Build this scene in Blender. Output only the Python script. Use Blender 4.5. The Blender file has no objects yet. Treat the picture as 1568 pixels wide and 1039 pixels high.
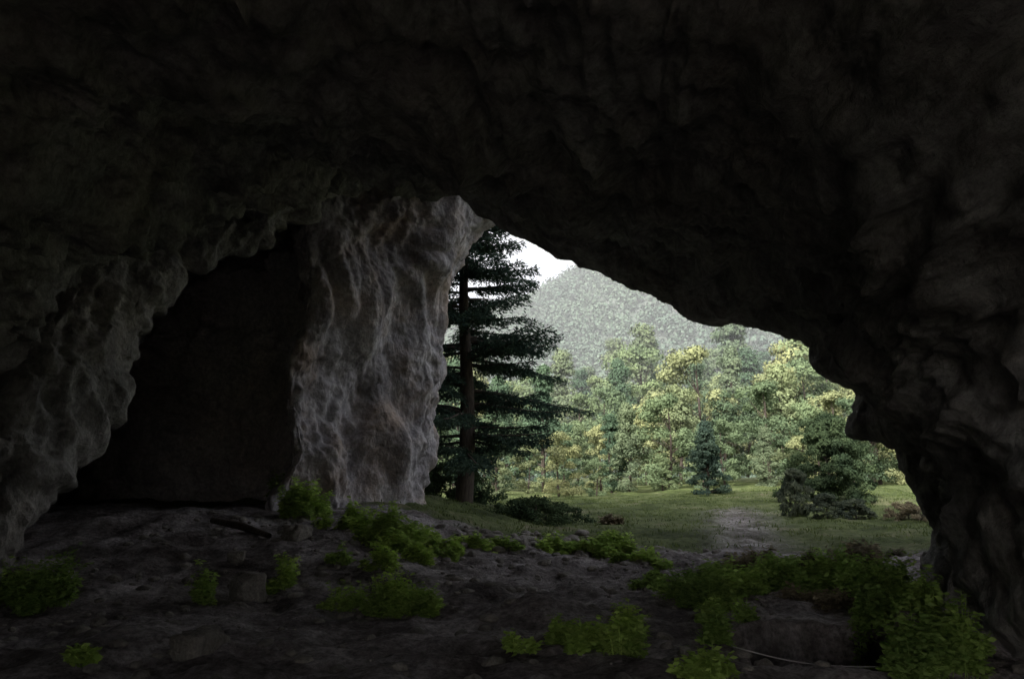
import bpy, math, numpy as np
from mathutils import Vector
rng=np.random.default_rng(7)
# ---------------------------------------------------------------- helpers
F=1100.0; TH=math.atan((725-519.5)/F); CH=1.7
def W(u,v,Y):
    x=(u-784)/F; t=(519.5-v)/F
    dy=math.cos(TH)-t*math.sin(TH); dz=math.sin(TH)+t*math.cos(TH)
    s=Y/dy
    return np.array([x*s,Y,CH+dz*s])
def sm(a):
    a=np.clip(a,0,1); return a*a*(3-2*a)
_perm=np.random.default_rng(3).permutation(256); _perm=np.concatenate([_perm,_perm,_perm])
_g=np.random.default_rng(4).normal(size=(256,3)); _g/=np.linalg.norm(_g,axis=1)[:,None]
def pn(p):
    p=np.asarray(p,float); i=np.floor(p).astype(int); f=p-i; i&=255
    w=f*f*f*(f*(f*6-15)+10); r=0
    for a in (0,1):
        for b in (0,1):
            for c in (0,1):
                h=_perm[_perm[_perm[(i[:,0]+a)&255]+((i[:,1]+b)&255)]+((i[:,2]+c)&255)]
                g=_g[h]; d=(g*(f-np.array([a,b,c]))).sum(1)
                wt=(w[:,0] if a else 1-w[:,0])*(w[:,1] if b else 1-w[:,1])*(w[:,2] if c else 1-w[:,2])
                r=r+wt*d
    return r*1.6
def fbm(p,o=4,l=2.1,g=.5):
    r=0;a=1
    for k in range(o):
        r=r+a*pn(p+k*17.3); p=p*l; a*=g
    return r
def ridge(p,o=3,g=.5,e=.0):
    r=0;a=1
    for k in range(o):
        r=r+a*(1-2*np.sqrt(pn(p+k*9.1)**2+e)); p=p*2.1; a*=g
    return r
def mesh(name,V,Fq,mat=None,smooth=True,parent=None):
    V=np.asarray(V,np.float32); Fq=np.asarray(Fq,np.int32); k=Fq.shape[1]
    me=bpy.data.meshes.new(name); me.vertices.add(len(V)); me.vertices.foreach_set('co',V.ravel())
    me.loops.add(Fq.size); me.loops.foreach_set('vertex_index',Fq.ravel())
    me.polygons.add(len(Fq)); me.polygons.foreach_set('loop_start',np.arange(0,Fq.size,k,dtype=np.int32))
    me.polygons.foreach_set('loop_total',np.full(len(Fq),k,np.int32))
    me.polygons.foreach_set('use_smooth',np.full(len(Fq),smooth))
    me.update(calc_edges=True)
    if mat: me.materials.append(mat)
    ob=bpy.data.objects.new(name,me); bpy.context.collection.objects.link(ob)
    if parent: ob.parent=parent
    return ob
def gridF(nu,nv):
    a=np.arange(nu*nv).reshape(nv,nu)
    return np.stack([a[:-1,:-1],a[:-1,1:],a[1:,1:],a[1:,:-1]],-1).reshape(-1,4)
def gnormals(G):
    du=np.gradient(G,axis=1); dv=np.gradient(G,axis=0)
    n=np.cross(du,dv); return n/(np.linalg.norm(n,axis=2)[:,:,None]+1e-9)
def catmull(P,sub,tens=.5):
    n=len(P); out=[]
    for i in range(n-1):
        p0=P[max(i-1,0)];p1=P[i];p2=P[i+1];p3=P[min(i+2,n-1)]
        m1=(p2-p0)*tens; m2=(p3-p1)*tens
        for k in range(sub[i]):
            t=k/sub[i]
            out.append((2*t**3-3*t*t+1)*p1+(t**3-2*t*t+t)*m1+(-2*t**3+3*t*t)*p2+(t**3-t*t)*m2)
    out.append(P[-1]); return np.array(out)
# ---------------------------------------------------------------- materials
def nodes(name):
    m=bpy.data.materials.new(name); m.use_nodes=True; nt=m.node_tree
    b=nt.nodes['Principled BSDF']; b.inputs['Roughness'].default_value=.9
    b.inputs['Specular IOR Level'].default_value=.15
    return m,nt,b
def N(nt,t,**k):
    n=nt.nodes.new(t)
    for a,v in k.items():
        if a in n.inputs: n.inputs[a].default_value=v
        else: setattr(n,a,v)
    return n
def noise(nt,vec,scale,detail=6,rough=.6,dist=0):
    n=N(nt,'ShaderNodeTexNoise'); n.inputs['Scale'].default_value=scale; n.inputs['Detail'].default_value=detail
    n.inputs['Roughness'].default_value=rough; n.inputs['Distortion'].default_value=dist
    nt.links.new(vec,n.inputs['Vector']); return n.outputs['Fac']
def ramp(nt,fac,stops):
    r=N(nt,'ShaderNodeValToRGB'); e=r.color_ramp.elements
    while len(e)<len(stops): e.new(.5)
    for q,(p,c) in zip(e,stops):
        q.position=p; q.color=(*c,1) if len(c)==3 else c
    nt.links.new(fac,r.inputs[0]); return r.outputs[0]
def mix(nt,fac,a,b,mode='MIX'):
    m=N(nt,'ShaderNodeMix'); m.data_type='RGBA'; m.blend_type=mode
    for s,v in ((m.inputs[0],fac),(m.inputs[6],a),(m.inputs[7],b)):
        if isinstance(v,(int,float)): s.default_value=v
        elif isinstance(v,tuple): s.default_value=(*v,1)
        else: nt.links.new(v,s)
    return m.outputs[2]
def mapping(nt,scale=(1,1,1),rot=(0,0,0)):
    g=N(nt,'ShaderNodeNewGeometry'); mp=N(nt,'ShaderNodeMapping')
    mp.inputs['Scale'].default_value=scale; mp.inputs['Rotation'].default_value=rot
    nt.links.new(g.outputs['Position'],mp.inputs['Vector']); return mp.outputs[0]
def bump(nt,b,h,strength,dist,prev=None):
    n=N(nt,'ShaderNodeBump'); n.inputs['Strength'].default_value=strength; n.inputs['Distance'].default_value=dist
    nt.links.new(h,n.inputs['Height'])
    if prev: nt.links.new(prev,n.inputs['Normal'])
    if b: nt.links.new(n.outputs[0],b.inputs['Normal'])
    return n.outputs[0]
def rock_mat(name,stops,tint,tf=.5,scale=1.0,bs=1.0,streak=.7,tpos=(.42,.62),bd=.26):
    m,nt,b=nodes(name)
    v=mapping(nt,(1,1,.7),(0,.3,0)); v1=mapping(nt)
    a=noise(nt,v,.9*scale,9,.68,.15); c=ramp(nt,a,stops)
    t=noise(nt,v1,.45*scale,6,.65,.2)
    tr=ramp(nt,t,[(tpos[0],(0,0,0)),(tpos[1],(tf,tf,tf))])
    c=mix(nt,tr,c,tint)
    st=noise(nt,mapping(nt,(1.6,1.6,.45)),1.2*scale,7,.68,.1)
    c=mix(nt,streak,c,ramp(nt,st,[(.36,(.4,.38,.38)),(.5,(.9,.9,.9)),(.66,(1.25,1.22,1.2))]),'MULTIPLY')
    fn=noise(nt,v1,9*scale,8,.75)
    c=mix(nt,.7,c,ramp(nt,fn,[(.35,(.45,.45,.45)),(.65,(1.3,1.3,1.3))]),'MULTIPLY')
    nt.links.new(c,b.inputs['Base Color'])
    n1=bump(nt,None,noise(nt,v,2.2*scale,12,.66,.1),.95*bs,bd)
    bump(nt,b,fn,.7*bs,.05,n1)
    return m
M_shell=rock_mat('cave_rock',[(.3,(.19,.185,.185)),(.5,(.37,.36,.355)),(.7,(.58,.56,.545))],(.38,.33,.28),.4,1,1,.75,(.42,.62),.34)
M_recess=rock_mat('alcove_rock_lightened',[(.3,(.45,.41,.42)),(.5,(.63,.58,.595)),(.7,(.75,.70,.71))],(.52,.42,.38),.5,1,1.2,.4)  # lightened rock: missing fill light put into the alcove's base colour
M_pillar=rock_mat('limestone_face',[(.3,(.18,.165,.17)),(.46,(.36,.335,.35)),(.66,(.60,.57,.585))],(.45,.33,.24),.6,1,.9,.6,(.46,.64),.2)
M_stone=rock_mat('stone',[(.3,(.12,.11,.1)),(.5,(.25,.23,.21)),(.7,(.38,.36,.33))],(.2,.17,.13),.3,4,1,.6,(.42,.62),.05)
def leaf_mat(name,c1,c2,tr=.35,scale=.6,var=.8,objv=0):
    m,nt,b=nodes(name); nt.nodes.remove(b)
    g=N(nt,'ShaderNodeNewGeometry')
    c=mix(nt,g.outputs['Random Per Island'],c1,c2)
    k=noise(nt,mapping(nt),scale,3,.5)
    c=mix(nt,var,c,ramp(nt,k,[(.35,(.55,.6,.6)),(.65,(1.35,1.3,1.1))]),'MULTIPLY')
    if objv:
        oi=N(nt,'ShaderNodeObjectInfo')
        c=mix(nt,objv,c,ramp(nt,oi.outputs['Random'],[(0,(.42,.56,.52)),(.35,(.75,.9,.78)),(.65,(1.1,1.08,.92)),(1,(1.35,1.24,.98))]),'MULTIPLY')
    d=N(nt,'ShaderNodeBsdfDiffuse'); nt.links.new(c,d.inputs['Color'])
    if tr>0:
        t=N(nt,'ShaderNodeBsdfTranslucent'); nt.links.new(c,t.inputs['Color'])
        ms=N(nt,'ShaderNodeMixShader'); ms.inputs[0].default_value=tr
        nt.links.new(d.outputs[0],ms.inputs[1]); nt.links.new(t.outputs[0],ms.inputs[2]); out=ms.outputs[0]
    else: out=d.outputs[0]
    nt.links.new(out,nt.nodes['Material Output'].inputs['Surface'])
    return m
M_fir=leaf_mat('fir_needles',(.04,.065,.055),(.075,.11,.085),.2)
M_jun=leaf_mat('juniper_foliage',(.04,.06,.035),(.07,.10,.055),.2)
M_for=leaf_mat('forest_foliage',(.15,.175,.11),(.21,.235,.145),.15,.15,.5,.85)
M_for2=leaf_mat('forest_foliage_blue',(.10,.135,.095),(.14,.175,.125),.15,.15,.5,.85)
M_net=leaf_mat('nettle_leaf',(.26,.38,.10),(.46,.60,.18),.45,1.5,.6)
M_netd=leaf_mat('undergrowth_leaf',(.18,.28,.08),(.35,.48,.15),.42,1.5,.6)
M_lav=leaf_mat('greygreen_shrub',(.08,.10,.08),(.13,.15,.11),.3,1)
M_her=leaf_mat('heather_shrub',(.15,.125,.10),(.25,.22,.16),.3,1)
M_hill=leaf_mat('hill_foliage',(.085,.13,.10),(.125,.17,.13),0,.02,.4)
M_gr=leaf_mat('grass_blade',(.07,.10,.035),(.13,.16,.06),.4,.5)
m,nt,b=nodes('bark'); v=mapping(nt,(6,6,1)); k=noise(nt,v,3,6)
nt.links.new(ramp(nt,k,[(.3,(.03,.025,.02)),(.7,(.10,.08,.065))]),b.inputs['Base Color']); bump(nt,b,k,.8,.03); M_bark=m
# ---------------------------------------------------------------- terrain
PIT=(3.15,7.55,1.0,.8)
def H(x,y):
    x=np.asarray(x,float); y=np.asarray(y,float)
    a=sm((1.5-x)/5); bb=sm((y-9)/9)*(1-.85*sm((y-24)/18))
    z=.9*a*bb+.8*sm((x-5)/15)*sm((y-25)/25)
    p=np.stack([x,y,0*x],-1).reshape(-1,3)
    near=1-sm((y-30)/40)
    z=z+(fbm(p*.35,3)*.15).reshape(x.shape)+(fbm(p*1.4+5,4)*.09).reshape(x.shape)*near
    z=z+(ridge(p*2.5*np.array([1,1.6,1]),2)*.025).reshape(x.shape)*(1-sm((y-16)/3))
    z=z+.22*np.exp(-((x-.4)/1.3)**2-((y-8.9)/.35)**2)*(y<30)
    d=np.hypot((x-PIT[0])/PIT[2],(y-PIT[1])/PIT[3])+.15*pn(p*1.3).reshape(x.shape); z=z-1.5*(1-sm((d-.8)/.3))
    r=np.hypot(x,y); z=z+np.where(r>150,(fbm(p*.01,2)*4).reshape(x.shape)*sm((r-150)/200),0)
    return z
def h1(x,y): return float(H(np.array([x]),np.array([y]))[0])
def G(u,v,ymax=90):
    ys=np.concatenate([np.arange(3,30,.05),np.arange(30,ymax,.25)])
    d=W(u,v,1.0)-np.array([0,0,CH])
    z=CH+d[2]*ys; hz=H(d[0]*ys,ys); k=np.argmax(z<=hz)
    if not (z<=hz).any(): k=len(ys)-1
    return np.array([d[0]*ys[k],ys[k],hz[k]])
sx=np.sinh(np.linspace(-1,1,440)*6.6)/math.sinh(6.6)*1500
sx=np.sort(np.concatenate([np.linspace(-12,12,300),sx[np.abs(sx)>12.1]]))
sy=np.concatenate([-np.geomspace(800,6,40),np.linspace(-5,3,20),np.linspace(3.1,22,360),np.linspace(22.2,60,150),np.geomspace(61,1500,60)])
X,Y=np.meshgrid(sx,sy); Z=H(X,Y)
ter=mesh('ground',np.stack([X,Y,Z],-1).reshape(-1,3),gridF(len(sx),len(sy)))
P2=np.stack([X,Y,0*X],-1).reshape(-1,3)
nn=fbm(P2*.5,4).reshape(X.shape)
def gmask(X,Y,nn):
    b=15.4+np.clip((1-X)*.45,0,3)+nn*1.5
    g=sm((Y-b)/1.6)+sm((-Y-9)/3)
    px=5.2+(Y-16)*.28; path=np.exp(-((X-px)/(.55+.02*Y))**2)*(1-sm((Y-30)/8))
    return np.clip(g*(1-.8*path*(nn+.6>0)),0,1)
gm=gmask(X,Y,nn)
at=ter.data.attributes.new('grass','FLOAT','POINT'); at.data.foreach_set('value',gm.ravel().astype(np.float32))
dp=np.hypot((X-PIT[0])/PIT[2],(Y-PIT[1])/PIT[3]); pitmask=1-sm((dp-.8)/.35)
at=ter.data.attributes.new('pit_dark','FLOAT','POINT'); at.data.foreach_set('value',pitmask.ravel().astype(np.float32))
m,nt,b=nodes('earth_and_grass'); g=mapping(nt)
a=noise(nt,g,.8,10,.72,.2)
dirt=ramp(nt,a,[(.38,(.12,.10,.095)),(.5,(.28,.248,.245)),(.62,(.58,.53,.54))])
f=noise(nt,g,14,8,.75); dirt=mix(nt,.9,dirt,ramp(nt,f,[(.35,(.35,.35,.35)),(.62,(1.4,1.4,1.4))]),'MULTIPLY')
vor=N(nt,'ShaderNodeTexVoronoi'); vor.inputs['Scale'].default_value=9; nt.links.new(g,vor.inputs['Vector'])
pb=ramp(nt,vor.outputs['Distance'],[(.08,(1.3,1.3,1.25)),(.2,(1,1,1))]); dirt=mix(nt,.5,dirt,pb,'MULTIPLY')
A2=N(nt,'ShaderNodeAttribute'); A2.attribute_name='pit_dark'; dirt=mix(nt,A2.outputs['Fac'],dirt,(.035,.035,.03))  # ground inside the pit coloured darker than the dirt around it
gn=noise(nt,g,.35,8,.65,.6)
gr=ramp(nt,gn,[(.32,(.045,.06,.02)),(.48,(.10,.13,.045)),(.58,(.14,.165,.07)),(.7,(.23,.21,.14))])
gr=mix(nt,.8,gr,ramp(nt,noise(nt,g,5,8,.75),[(.35,(.4,.45,.4)),(.65,(1.4,1.35,1.3))]),'MULTIPLY')
A=N(nt,'ShaderNodeAttribute'); A.attribute_name='grass'
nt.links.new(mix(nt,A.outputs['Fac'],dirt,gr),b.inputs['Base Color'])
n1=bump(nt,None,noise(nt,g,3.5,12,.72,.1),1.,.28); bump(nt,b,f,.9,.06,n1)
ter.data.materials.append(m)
# ---------------------------------------------------------------- cave shell
E=[('w',-8.8,11,-1),(-10,812,11.5),(60,705,12),(150,600,13),(200,500,13.5),(290,408,14.5),(390,365,15.5),(480,290,16.5),(600,226,17.5),
(685,268,17.5),(742,328,17),(800,360,16.5),(885,402,16),(950,428,15.5),(1018,455,15),(1058,486,14.5),(1150,498,14),(1243,524,13),(1250,560,12.6),
(1324,603,12),(1306,662,11.7),(1374,670,11.3),(1402,745,11),(1445,812,10.5),(1424,900,10.2),('w',6.2,10,-1.2)]
M1=[('w',-9,8,-1),(-170,830,8.5),(-160,640,9),(-60,470,9.5),(40,388,10),(190,320,11.5),(350,284,13),(480,238,14.5),(600,208,15.5),
(692,254,15.5),(775,300,15),(845,325,14.5),(920,360,14),(990,380,13.5),(1065,405,13),(1125,425,12.5),(1205,435,12),(1305,465,11),(1350,530,10.5),
(1420,570,10),(1430,640,9.8),(1470,680,9.5),(1500,750,9.2),(1520,820,9),(1510,910,8.6),('w',5.8,8.6,-1.2)]
cv=lambda L:np.array([np.array(q[1:],float) if q[0]=='w' else W(*q) for q in L])
E=cv(E);M1=cv(M1);K=len(E)
C0=np.array([-.8,0,1.0])
def radial(P,add=0,mul=1,dy=0,y=None):
    Q=P.copy(); d=P-C0; d[:,1]=0; n=np.linalg.norm(d,axis=1)[:,None]
    Q+=d/n*add+d*(mul-1); Q[:,1]+=dy
    if y is not None: Q[:,1]=y
    return Q
def arch(cx,cz,rx,rz,y):
    a=np.linspace(math.pi,0,K-2); P=np.stack([cx+rx*np.cos(a),np.full(K-2,y),cz+rz*np.sin(a)],-1)
    return np.vstack([[cx-rx*1.02,y,-1.3],P,[cx+rx*1.02,y,-1.3]])
lw=np.ones(K); lw[8]=.75; lw[9]=.3; lw[10:]=0; lw=lw[:,None]
def lr(Lf,Rt): return Lf*lw+Rt*(1-lw)
M0=(E+M1)/2; M0=lr(radial(M0,.85),radial(M0,.3))
O0=lr(radial(E,1.3,1,.8),radial(E,.6,1,.6))
ml=np.full((K,1),1.15); ml[:4]=1.9; ml[4]=1.75; ml[5]=1.5; ml[6]=1.3
O1=lr(radial(E,1.0,ml,0,25),radial(E,2.2,1,.9))
O2=lr(radial(E,1.0,ml*1.5,0,28),radial(E,0,2.2,0))
O3=lr(radial(E,0,4.0,0,24),radial(E,0,4.0,0,8))
O4=radial(E,0,3.4,0,-12); O5=radial(E,0,1.6,0,-9)
AB=arch(1.1,.9,4.3,5.0,-6.8)  # unseen rear opening, added to let fill daylight into the cave
rings=[AB,O5,O4,O3,O2,O1,O0,E,M0,M1,arch(-1.1,.9,5.8,5.4,6.2),arch(-.5,.9,5.2,5.1,0),AB]
us=[28]*(K-1)
rings=[catmull(r,us,.25) for r in rings]
segs=[8,8,10,12,10,10,18,38,34,80,30,12]
Gd=catmull(np.array(rings),segs,.4)
def displace(Gd,amp=1,seed=0,flip=1,ra=1,an=(1,.8,.8),e=0,ra2=1):
    sh=Gd.shape; n=gnormals(Gd).reshape(-1,3)*flip; p=Gd.reshape(-1,3)+seed
    q=p*np.array(an)
    wv=np.stack([pn(q*.6+3),pn(q*.6+30),pn(q*.6+60)],-1)*.9
    d=fbm(q*.28,3)*.55+ra*(ridge((q+wv)*.75,3,.5,e)*.22+ra2*ridge((q+wv*.6)*2.2,3,.55,e)*.09)+fbm(q*6,2)*.02
    st=(p[:,2]*.8+p[:,0]*.5+fbm(p*.5+4,2)*.9)*1.5; d=d+ra*.10*(np.abs((st%1)-.5)*2)*sm(pn(p*.5+50)+.5)
    return (p-seed+n*(d*amp)[:,None]).reshape(sh)
D=displace(Gd,1,0,1,1,(1.1,.6,.9),.0006)-Gd
p=Gd.reshape(-1,3); n_=gnormals(Gd).reshape(-1,3)
wv=np.stack([pn(p*.5+11),pn(p*.5+31),pn(p*.5+71)],-1)*.8
fl=ridge((p+wv)*np.array([1.1,1.3,.45]),3,.5,.001)*.2
lm=sm((-1.0-p[:,0])/3)*sm((p[:,1]-7)/3)*(p[:,1]<24)
D=D+(n_*(fl*lm)[:,None]).reshape(D.shape)
rowY=np.arange(Gd.shape[0]); eRow=sum(segs[:7])
xr_=sm((Gd[:,:,0]+3)/3)
wr=1-(.3+.55*xr_)*(1-sm(np.abs(rowY-eRow)/34))[:,None]; D=D*wr[:,:,None]
D=D+(n_*(fbm(p*3.1+7,4)*.06+ridge(p*1.7+2,2)*.035)[:,None]).reshape(D.shape)
shell=mesh('cave_rock_wall',(Gd+D).reshape(-1,3),gridF(Gd.shape[1],Gd.shape[0]),M_shell)
# ---------------------------------------------------------------- pillar / recess wall
def row(z,xr,xl,b=0,c=0):
    return [(-9,36,z),(xr-1.6,28,z),(xr-.35,23.6,z),(xr,21.2,z),(xr-.75,19.9-b,z),(xl+1.6,18.2-b+c,z),(xl+.5,17.1,z),(xl-.1,17.3,z),(xl-.5,18.6,z),(xl-.5,20.2,z),(-8,21.2,z),(-14,20.2,z),(-20,15,z)]
rows=[row(-1,-2.2,-5.75,.6),row(.7,-2.25,-5.8,.5),row(2.2,-2.15,-5.5,.1,.3),row(4,-2.05,-5.7,-.2,.5),row(6.0,-1.95,-5.3,0,.2),row(7.2,-1.6,-5.45,.4,0),row(8.3,-1.2,-5.6,.7,-.2),row(9.6,-.8,-5.6,.9),row(12,-.2,-5.4,1.0),row(24,.5,-4.4,1.1)]
su=[6,16,26,44,54,46,16,14,26,40,60,14]
R=[catmull(np.array(r,float),su,.45) for r in rows]
PG=catmull(np.array(R),[16,24,34,40,34,32,34,34,24],.5)
p=PG.reshape(-1,3); n_=gnormals(PG).reshape(-1,3)
rough=.4+.6*sm(pn(p*.33+77)*1.6+.4+(p[:,2]-4)*.07)
PD=displace(PG,.7,40,1,rough*.8,(1,.8,.8),.004,.8)-PG
colid=np.tile(np.arange(PG.shape[1]),PG.shape[0]); rec=sm((colid-sum(su[:7]))/20)
wv=np.stack([pn(p*.45+5),pn(p*.45+25),pn(p*.45+65)],-1)*np.array([.6,.6,1.0])
fl=ridge((p+wv)*np.array([.62,.5,.18])+7,2,.45,.03)*.34+np.minimum(0,pn((p+wv)*np.array([.7,.7,.3])+90)+.1)*.7+rough*ridge((p+wv*.5)*np.array([1.6,1.6,.9])+3,3,.5,.01)*.05+rough*fbm(p*2.6+9,5,2.1,.58)*.10
fl=fl*(1-rec)+rec*(fbm(p*.45+30,4)*.7+ridge((p+wv)*.8+12,3,.5,.001)*.3)
PD=PD+(n_*fl[:,None]).reshape(PD.shape)
pil=mesh('limestone_pillar',(PG+PD).reshape(-1,3),gridF(PG.shape[1],PG.shape[0]),M_pillar)
pil.data.materials.append(M_recess)
cols=np.tile(np.arange(PG.shape[1]-1),PG.shape[0]-1); mi=(cols>sum(su[:8])).astype(np.int32); pil.data.polygons.foreach_set('material_index',mi)
# ---------------------------------------------------------------- foliage generators
def leaves(P,size,up=.3,asp=.5,D=None,NR=None):
    n=len(P); d=rng.normal(size=(n,3)) if D is None else D
    d/=np.linalg.norm(d,axis=1)[:,None]+1e-9
    nr=rng.normal(size=(n,3)); nr[:,2]+=up*3
    if NR is not None: nr=nr*.45+NR*1.2
    s=np.cross(d,nr); s/=np.linalg.norm(s,axis=1)[:,None]+1e-9
    if NR is not None:
        d=np.cross(nr,s); d/=np.linalg.norm(d,axis=1)[:,None]+1e-9
    sz=(size*rng.uniform(.6,1.3,n))[:,None]
    V=np.stack([P,P+d*sz*.5+s*sz*asp*.5,P+d*sz,P+d*sz*.5-s*sz*asp*.5],1).reshape(-1,3)
    return V,np.arange(4*n).reshape(-1,4)
def tube(path,rad,sides=6):
    path=np.array(path,float); n=len(path); V=[];
    t=np.gradient(path,axis=0); t/=np.linalg.norm(t,axis=1)[:,None]+1e-9
    for i in range(n):
        a=np.array([0,0,1.]) if abs(t[i][2])<.9 else np.array([1.,0,0])
        x=np.cross(t[i],a); x/=np.linalg.norm(x); y=np.cross(t[i],x)
        for k in range(sides):
            an=2*math.pi*k/sides; V.append(path[i]+rad[i]*(x*math.cos(an)+y*math.sin(an)))
    Fq=[[i*sides+k,i*sides+(k+1)%sides,(i+1)*sides+(k+1)%sides,(i+1)*sides+k] for i in range(n-1) for k in range(sides)]
    return np.array(V),np.array(Fq)
def join(parts):
    V=[];Fs=[];o=0
    for v,f in parts: V.append(v);Fs.append(f+o);o+=len(v)
    return np.vstack(V),np.vstack(Fs)
def empty(name,loc):
    e=bpy.data.objects.new(name,None); e.location=loc; bpy.context.collection.objects.link(e); return e
def fir(name,loc,h,rmax,nb,base=.14,prof=.8):
    e=empty(name,loc); r0=h*.024
    tz=np.linspace(-.4,h,14); tp=np.stack([.12*np.sin(tz*.5),.1*np.cos(tz*.4),tz],-1)
    wood=[tube(tp,np.maximum(r0*(1-tz/h)**.8,.02),10)]; LP=[];LD=[]
    for i in range(nb):
        z=h*(base+(1-base)*((i+rng.uniform(0,1))/nb)**1.0); fr=(z/h-base)/(1-base)
        L=rmax*((1-fr)**prof)*rng.uniform(.5,1.12)*(.8+.2*min(1,fr*6))+.25
        az=rng.uniform(0,2*math.pi); dirn=np.array([math.cos(az),math.sin(az),0])
        s=np.linspace(0,1,9); rise=rng.uniform(-.08,.34)
        path=np.array([0,0,z])+dirn*(s*L)[:,None]; path[:,2]+=L*(rise*s-.30*s*s+rng.uniform(.14,.32)*s**3)
        wood.append(tube(path,.055*(L/4+.2)*(1-s*.9)+.006,4))
        side=np.array([-dirn[1],dirn[0],0])
        nt_=int(L/.16)+3
        for j in range(nt_):
            t=.12+.88*j/nt_; p0=np.array([np.interp(t,s,path[:,q]) for q in range(3)])
            for sg in (-1,1):
                l=(.22+.24*L*(1-t)**.7*math.sin(min(1,t*2.2)*1.57))*rng.uniform(.4,1.25)
                d=dirn*.8+side*sg; d[2]=rng.uniform(-.3,.3); d/=np.linalg.norm(d); n=int(l*34)+4
                q=rng.uniform(0,1,n)
                pts=p0+d*(q*l)[:,None]; pts[:,2]-=.3*l*q*q+np.abs(rng.normal(0,.09,n)); pts[:,:2]+=rng.normal(0,.03,(n,2))
                LP.append(pts); dd=d+rng.normal(0,.5,(n,3)); dd[:,2]-=.35; LD.append(dd)
    V,Fq=join(wood); mesh('trunk_and_limbs',V,Fq,M_bark,True,e)
    P=np.vstack(LP);Dd=np.vstack(LD); V,Fq=leaves(P,.17,.3,.3,Dd); mesh('needles',V,Fq,M_fir,False,e)
    return e
def crown_pts(h,r,ncl,per,shape='round',base=.2,cs=.16):
    C=[]
    while len(C)<ncl:
        z=rng.uniform(base,1); a=rng.uniform(0,6.28)
        t=(z-base)/(1-base)
        if shape=='cone': w=(1-t)**.75*(.6+.4*min(1,t*5))
        elif shape=='dome': w=math.sqrt(max(0,1-t*t))
        else: w=math.sqrt(max(0,1-(2*t-.85)**2/1.35))
        rr=w*r*rng.uniform(.1,1.05)**.6*(1+.2*math.sin(a*3+z*7))
        C.append((rr*math.cos(a),rr*math.sin(a),z*h*(.9 if shape=='dome' else 1),.6+.6*rng.random()))
    P=[];NR=[]; S=max(h,r*1.3)
    for c in C:
        k=rng.normal(size=(per,3)); k[:,2]=np.abs(k[:,2])*.9-.35; k/=np.linalg.norm(k,axis=1)[:,None]; NR.append(k.copy())
        k*=rng.uniform(.35,1.1,(per,1))**.5*S*cs*.6*c[3]; k[:,2]*=.75
        P.append(k+np.array(c[:3]))
    return C,np.vstack(P),np.vstack(NR)
def tree_mesh(nm,h,r,ncl,per,shape,lm,ls,base=.2,cs=.16):
    C,P,NR=crown_pts(h,r,ncl,per,shape,base,cs)
    tz=np.linspace(-.3,h*.85,8); wood=[tube(np.stack([.05*h*np.sin(tz*.3),.0*tz,tz],-1),h*.02*(1-tz/h)+.01,7)]
    for c in C[::3]:
        z0=max(h*base*.6,c[2]*.7); s=np.linspace(0,1,4)[:,None]
        wood.append(tube(np.array([.05*h*math.sin(z0*.3),0,z0])*(1-s)+np.array(c[:3])*s,np.array([.05,.035,.025,.01])*h/9,4))
    a=join(wood); l=leaves(P,ls,.1,.65,None,NR)
    V=np.vstack([a[0],l[0]]); Fq=np.vstack([a[1],l[1]+len(a[0])])
    me_ob=mesh(nm,V,Fq,M_bark,False); me=me_ob.data; me.materials.append(lm)
    mi=np.zeros(len(Fq),np.int32); mi[len(a[1]):]=1; me.polygons.foreach_set('material_index',mi)
    bpy.data.objects.remove(me_ob); return me
def inst(me,name,loc,s=1,rot=None,parent=None,sz=None):
    o=bpy.data.objects.new(name,me); o.location=loc; o.scale=(s,s,sz or s); o.rotation_euler[2]=rng.uniform(0,6.28) if rot is None else rot
    bpy.context.collection.objects.link(o)
    if parent: o.parent=parent
    return o
x,y=(712-784)/F*30,30.
fir('fir_tree',(x,y,h1(x,y)-.05),16,6.1,128,.12,.58)
protos=[tree_mesh('broadleaf_a',10,3.4,34,230,'round',M_for,.28,.08,.19),tree_mesh('broadleaf_b',9,3.0,30,230,'round',M_for,.27,.06,.19),
 tree_mesh('pine_c',11,2.6,44,190,'cone',M_for2,.27,.05,.15),tree_mesh('pine_d',9,3.0,32,220,'cone',M_for,.27,.06,.18),tree_mesh('pine_e',12,2.8,50,180,'cone',M_for2,.27,.03,.14)]
fe=empty('forest_trees',(0,0,0)); k=0
for rowi,(yy,sc) in enumerate([(57,.5),(62,.64),(68,.8),(76,.95),(86,1.08),(99,1.2),(115,1.35),(138,1.5)]):
    xx=-38-rowi*4
    while xx<62+rowi*10:
        yj=yy+rng.uniform(-3,3); 
        pr=protos[rng.choice(5,p=[.2,.18,.24,.2,.18])]
        s=sc*rng.uniform(.6,1.2)*(1+.015*max(0,min(xx-8,20)))
        inst(pr,'tree_%d'%k,(xx,yj,h1(xx,yj)+(yj-60)*.07-.2),s,None,fe); k+=1
        xx+=rng.uniform(2.6,4.8)*(1+.06*rowi)
mj=tree_mesh('juniper',4.3,2.2,130,340,'dome',M_jun,.12,.0,.17)
def place(me,name,u,Yd,s=1,sz=None):
    x=W(u,725,Yd)[0]; return inst(me,name,(x,Yd,h1(x,Yd)-.1),s,None,None,sz)
place(mj,'juniper_tree',1272,38,.98,1.1)
md=tree_mesh('young_fir',4.6,1.5,110,100,'cone',M_fir,.16,.0,.12)
place(md,'young_fir_tree',1082,47,1.0)
ms=tree_mesh('shrub',1.5,.85,60,120,'dome',M_lav,.09,.0,.2)
place(ms,'grey_shrub',1215,29,.85,1.3); place(ms,'grey_shrub',1262,27.5,.95,.75); place(ms,'grey_shrub',1305,28,.9,.65)
mh=tree_mesh('heather',.9,1.0,50,120,'dome',M_her,.07,.0,.2)
place(mh,'heather_shrub',1385,27,1.0,.9)
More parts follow.
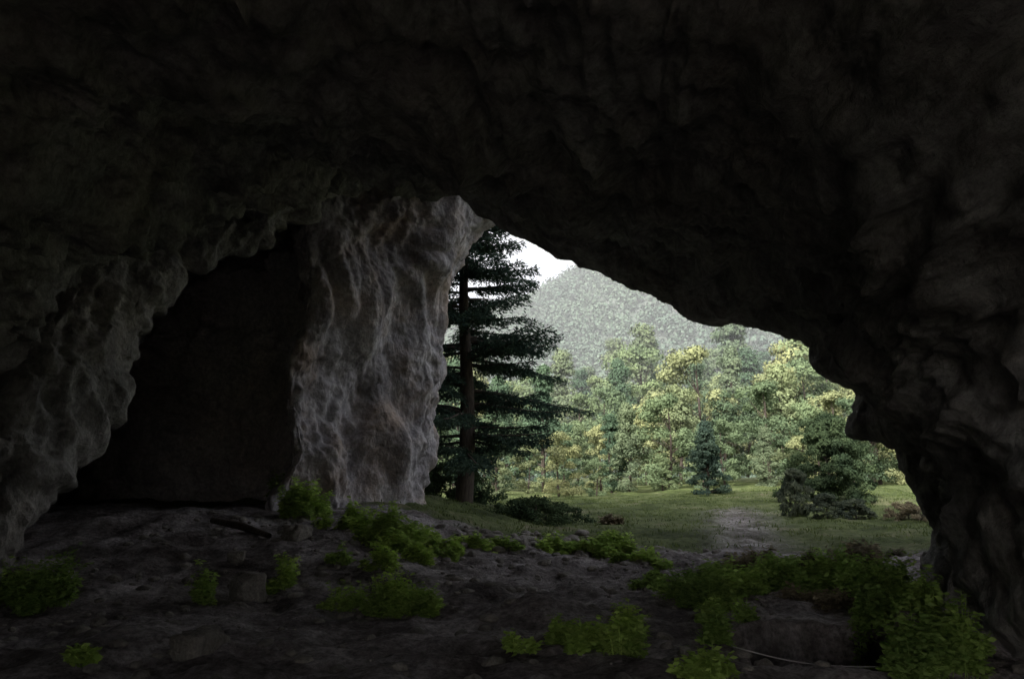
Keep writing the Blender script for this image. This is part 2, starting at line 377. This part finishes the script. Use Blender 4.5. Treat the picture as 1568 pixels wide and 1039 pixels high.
mm=tree_mesh('low_shrub',1.2,1.8,90,140,'dome',M_jun,.09,.0,.2)
place(mm,'low_shrub',820,26,1.05,.85); place(mm,'low_shrub',690,33,1.2,1.5)
# hill
hx,hy=np.meshgrid(np.linspace(-420,520,160),np.linspace(150,620,90))
def hillz(x,y):
    p=np.stack([x,y,0*x],-1).reshape(-1,3)
    t=sm((y-150)/260); ridgeh=86+sm((x+40)/200)*90
    return t*ridgeh+(fbm(p*.007,4)*6).reshape(x.shape)*t-6
HZ=hillz(hx,hy); hill=mesh('forested_hill',np.stack([hx,hy,HZ],-1).reshape(-1,3),gridF(160,90))
m,nt,b=nodes('hill_ground'); nt.links.new(ramp(nt,noise(nt,mapping(nt),.05,6),[(.35,(.07,.09,.075)),(.65,(.10,.12,.10))]),b.inputs['Base Color']); hill.data.materials.append(m)
n=15000; tx=rng.uniform(-150,330,n); ty=rng.uniform(165,470,n); tz=hillz(tx,ty)
per=36
th=rng.uniform(4,12,n)
k=rng.normal(size=(n,per,3)); k[:,:,2]=np.abs(k[:,:,2])-.4; k/=np.linalg.norm(k,axis=2)[:,:,None]; NRh=k.copy().reshape(-1,3); k*=rng.uniform(.6,1,(n,per,1))
k*=np.stack([th*.3,th*.3,th*.5],-1)[:,None,:]; k+=np.stack([tx,ty,tz+th*.45],-1)[:,None,:]
V,Fq=leaves(k.reshape(-1,3),1.4,.4,.8,None,NRh); mesh('hillside_trees',V,Fq,M_hill,False)
# valley haze: real, thin, homogeneous air volume over the distant valley
hb=np.array([[x_,y_,z_] for x_ in (-450,560) for y_ in (66,680) for z_ in (-30,260)],float)
hf=[[0,1,3,2],[4,6,7,5],[0,4,5,1],[2,3,7,6],[0,2,6,4],[1,5,7,3]]
m=bpy.data.materials.new('valley_haze'); m.use_nodes=True; nt=m.node_tree; nt.nodes.remove(nt.nodes['Principled BSDF'])
vs=nt.nodes.new('ShaderNodeVolumeScatter'); vs.inputs['Density'].default_value=.0013; vs.inputs['Color'].default_value=(.94,.97,1,1)
nt.links.new(vs.outputs[0],nt.nodes['Material Output'].inputs['Volume']); mesh('valley_haze',hb,hf,m,False)
# ---------------------------------------------------------------- ground plants
def clump(name,c,w,h,mat,dens=1.0,ls=.06):
    P=[];Dd=[];st=[]
    nsub=max(3,int(w*8)); sub=[]
    for _ in range(nsub):
        a=rng.uniform(0,6.28); r_=rng.uniform(0,.42)**.9*w; sub.append((r_*math.cos(a),r_*math.sin(a)*.7,rng.uniform(.4,1)*(1-.5*r_/w),rng.uniform(.08,.18)*min(w,1.3)))
    sub=np.array(sub)
    ns=int(250*dens*w*max(w,.6))+30
    si=rng.integers(nsub,size=ns); q=np.sqrt(rng.random(ns)); a=rng.uniform(0,6.28,ns); rr=q*sub[si,3]
    xs=c[0]+sub[si,0]+rr*np.cos(a); ys=c[1]+sub[si,1]+rr*np.sin(a); zs=H(xs,ys)
    hhs=h*sub[si,2]*np.sqrt(np.maximum(.1,1-q*q))*rng.uniform(.6,1.25,ns)
    for i in range(ns):
        x,y,z,hh=xs[i],ys[i],zs[i],hhs[i]
        ln=np.array([math.cos(a[i]),math.sin(a[i])])*hh*rng.uniform(.1,.7)*q[i]
        nl=int(hh/.04)+4; t=np.sort(rng.uniform(.25,1,nl))
        P.append(np.stack([x+ln[0]*t*t,y+ln[1]*t*t,z+hh*t],-1))
        an=rng.uniform(0,6.28,nl); Dd.append(np.stack([np.cos(an),np.sin(an),rng.uniform(-.5,.4,nl)],-1))
        if i%3==0: st.append(tube([[x,y,z-.03],[x+ln[0]*.25,y+ln[1]*.25,z+hh*.5],[x+ln[0],y+ln[1],z+hh]],[.005,.004,.002],3))
    s=join(st); l=leaves(np.vstack(P),ls,.9,.6,np.vstack(Dd))
    return mesh(name,np.vstack([s[0],l[0]]),np.vstack([s[1],l[1]+len(s[0])]),mat,False)
def pl(u,v,wp,hp,mat=M_net,name='nettle_plant',dens=1.,ls=.085):
    c=G(u,v-4); k=c[1]/F; clump(name,c,wp*k,hp*k*1.1,mat,dens*min(1.5,max(.3,(9/c[1])**1.2)),ls*max(.8,c[1]/12))
for a in [(320,925,65,52),(428,905,60,50),(395,912,50,35),(522,868,50,30),(588,870,65,40),(652,868,75,38),(610,950,160,66),(525,945,75,45),(645,945,70,50),(575,945,80,50),
 (935,1000,130,72),(890,985,70,38),(850,990,80,40),(800,1003,45,28),(960,985,80,50),(945,865,30,16),(600,832,120,50),(455,795,90,60),(530,812,90,40),(660,835,80,32),(570,838,60,30),
 (1085,1045,110,50),(120,1022,50,30),(730,838,70,22),(850,848,90,28),(930,852,110,34),(1015,872,30,14),(480,790,60,40),(780,842,50,20),(880,850,60,26),(700,850,40,16),(560,880,30,16),(620,850,70,30),(430,780,60,50),(690,862,50,22),(985,860,60,20)]: pl(*a)
for a in [(40,942,160,80),(20,930,90,60),(80,930,80,50),(990,905,90,26),(1050,925,120,45),(1120,914,130,50),(1200,905,130,50),(1290,905,130,55),(1370,930,130,80),(1100,960,90,60),
 (1400,985,130,90),(1345,985,80,60),(1440,1040,140,95),(1240,890,90,35),(1340,1015,80,60),(1170,908,110,50),(1250,908,110,50),(1330,920,110,65),(1085,935,90,45),(1100,990,70,45),(1390,1035,100,70),(1420,950,90,70),(1410,1030,120,90),(1480,1035,90,70),(1430,990,90,80),(1460,1010,90,80),(1110,925,100,55),(1220,912,120,50)]: pl(*a,mat=M_netd,name='undergrowth_plant',dens=1.4)
for a in [(1160,880,110,35),(1290,880,120,40),(1230,900,120,40),(930,805,50,15),(1330,855,90,18),(1250,930,120,30)]: pl(*a,mat=M_her,name='dry_shrub')
n=70000; gx=rng.uniform(-4,24,n); gy=15+rng.power(1.3,n)*35
nnv=fbm(np.stack([gx,gy,0*gx],-1)*.5,4); gk=gmask(gx,gy,nnv)*sm((fbm(np.stack([gx,gy,0*gx],-1)*.9,2)+.3)); ok=rng.random(n)<gk; gx=gx[ok];gy=gy[ok]
dd=rng.normal(0,.45,(len(gx),3)); dd[:,2]=1
V,Fq=leaves(np.stack([gx,gy,H(gx,gy)-.01],-1),.12,0,.22,dd); mesh('meadow_grass',V,Fq,M_gr,False)
# ---------------------------------------------------------------- rocks etc
import bmesh
def rock(name,c,s,seed,sq=(1,1,.7)):
    bm=bmesh.new(); bmesh.ops.create_icosphere(bm,subdivisions=4,radius=1)
    V=np.array([v.co[:] for v in bm.verts]); d=1+.35*fbm(V*1.1+seed*7,2)+.12*ridge(V*2.2+seed,2)
    V=np.clip(V*d[:,None],-.85,.95)*np.array(sq)*s
    for v,q in zip(bm.verts,V): v.co=q
    me=bpy.data.meshes.new(name); bm.to_mesh(me); bm.free(); me.materials.append(M_stone)
    for f_ in me.polygons: f_.use_smooth=True
    o=bpy.data.objects.new(name,me); o.location=(c[0],c[1],c[2]+s*sq[2]*.35); o.rotation_euler[2]=seed; bpy.context.collection.objects.link(o)
for i,(u,v,w,sq) in enumerate([(305,1003,80,(1,.8,.62)),(378,915,60,(1,.8,.9)),(362,858,26,(1,.8,.8)),(455,822,45,(1,.7,.6)),(30,890,50,(1,1,.6)),(1405,985,60,(1,1,.8)),(1440,890,50,(1,1,1.2)),(60,905,40,(1,1,.5))]):
    c=G(u,v); rock('rock',c,w*.5*c[1]/F,i+1.3,sq)
parts=[]
bm=bmesh.new(); bmesh.ops.create_icosphere(bm,subdivisions=2,radius=1); bm.verts.ensure_lookup_table()
sv=np.array([v.co[:] for v in bm.verts]); sf=np.array([[v.index for v in f_.verts] for f_ in bm.faces]); bm.free()
def stones(pts,smin,smax):
    for c in pts:
        s=smin+(smax-smin)*rng.random()**2.2; d=1+.3*pn(sv*1.3+rng.uniform(0,99))
        parts.append((sv*d[:,None]*s*np.array([1,1,.6])*rng.uniform(.7,1.3,3)+c,sf))
L=[]
for i in range(150):
    u=rng.uniform(700,900); v=826+rng.normal(0,6)+(u-800)*.03; L.append(G(u,v))
stones(L,.04,.2)
xs=rng.uniform(-7,5.5,1300); ys=rng.uniform(5.5,17,1300); zs=H(xs,ys); stones(list(np.stack([xs,ys,zs],-1)),.012,.11)
V,Fq=join(parts); mesh('scattered_stones',V,Fq,M_stone)
c=G(325,806);c2=G(412,826); V,Fq=tube([c+[0,0,.1],(c+c2)/2+[0,0,.12],c2+[0,0,.06]],[.06,.08,.05],7); mesh('fallen_log',V,Fq,M_bark)
m,nt,b=nodes('rope_fibre'); b.inputs['Base Color'].default_value=(.45,.43,.42,1)
a=np.array([W(1120,988,7.6)[0],7.6,W(1120,988,7.6)[2]]); c=W(1345,1020,6.9)
s=np.linspace(0,1,16)[:,None]; path=a*(1-s)+c*s; path[:,2]-=.06*np.sin(s[:,0]*math.pi)
V,Fq=tube(path,[.006]*16,5); mesh('rope',V,Fq,m)
# ---------------------------------------------------------------- light, camera
el=math.radians(43); sd=Vector((-.55,-.83,0)).normalized()*math.cos(el)+Vector((0,0,math.sin(el)))
L=bpy.data.lights.new('sun','SUN'); L.energy=4.9; L.angle=math.radians(.5); L.color=(1,.96,.9)
o=bpy.data.objects.new('sun',L); o.rotation_euler=sd.to_track_quat('Z','Y').to_euler(); bpy.context.collection.objects.link(o)
w=bpy.data.worlds.new('World'); bpy.context.scene.world=w; w.use_nodes=True; nt=w.node_tree
sk=nt.nodes.new('ShaderNodeTexSky'); sk.sky_type='NISHITA'; sk.sun_disc=False; sk.sun_elevation=el; sk.sun_rotation=math.atan2(sd.x,sd.y)
sk.dust_density=6; sk.air_density=1.0
hs=nt.nodes.new('ShaderNodeHueSaturation'); hs.inputs['Saturation'].default_value=.35; nt.links.new(sk.outputs[0],hs.inputs['Color'])
bg=nt.nodes['Background']; nt.links.new(hs.outputs[0],bg.inputs[0]); bg.inputs[1].default_value=.43
cam=bpy.data.cameras.new('camera'); cam.lens=F/1568*36; cam.clip_end=5000; cam.clip_start=.05
co=bpy.data.objects.new('camera',cam); co.location=(0,0,CH); co.rotation_euler=(math.pi/2+TH,0,0); bpy.context.collection.objects.link(co)
bpy.context.scene.camera=co
s=bpy.context.scene; s.view_settings.view_transform='Standard'; s.view_settings.look='None'; s.view_settings.exposure=0
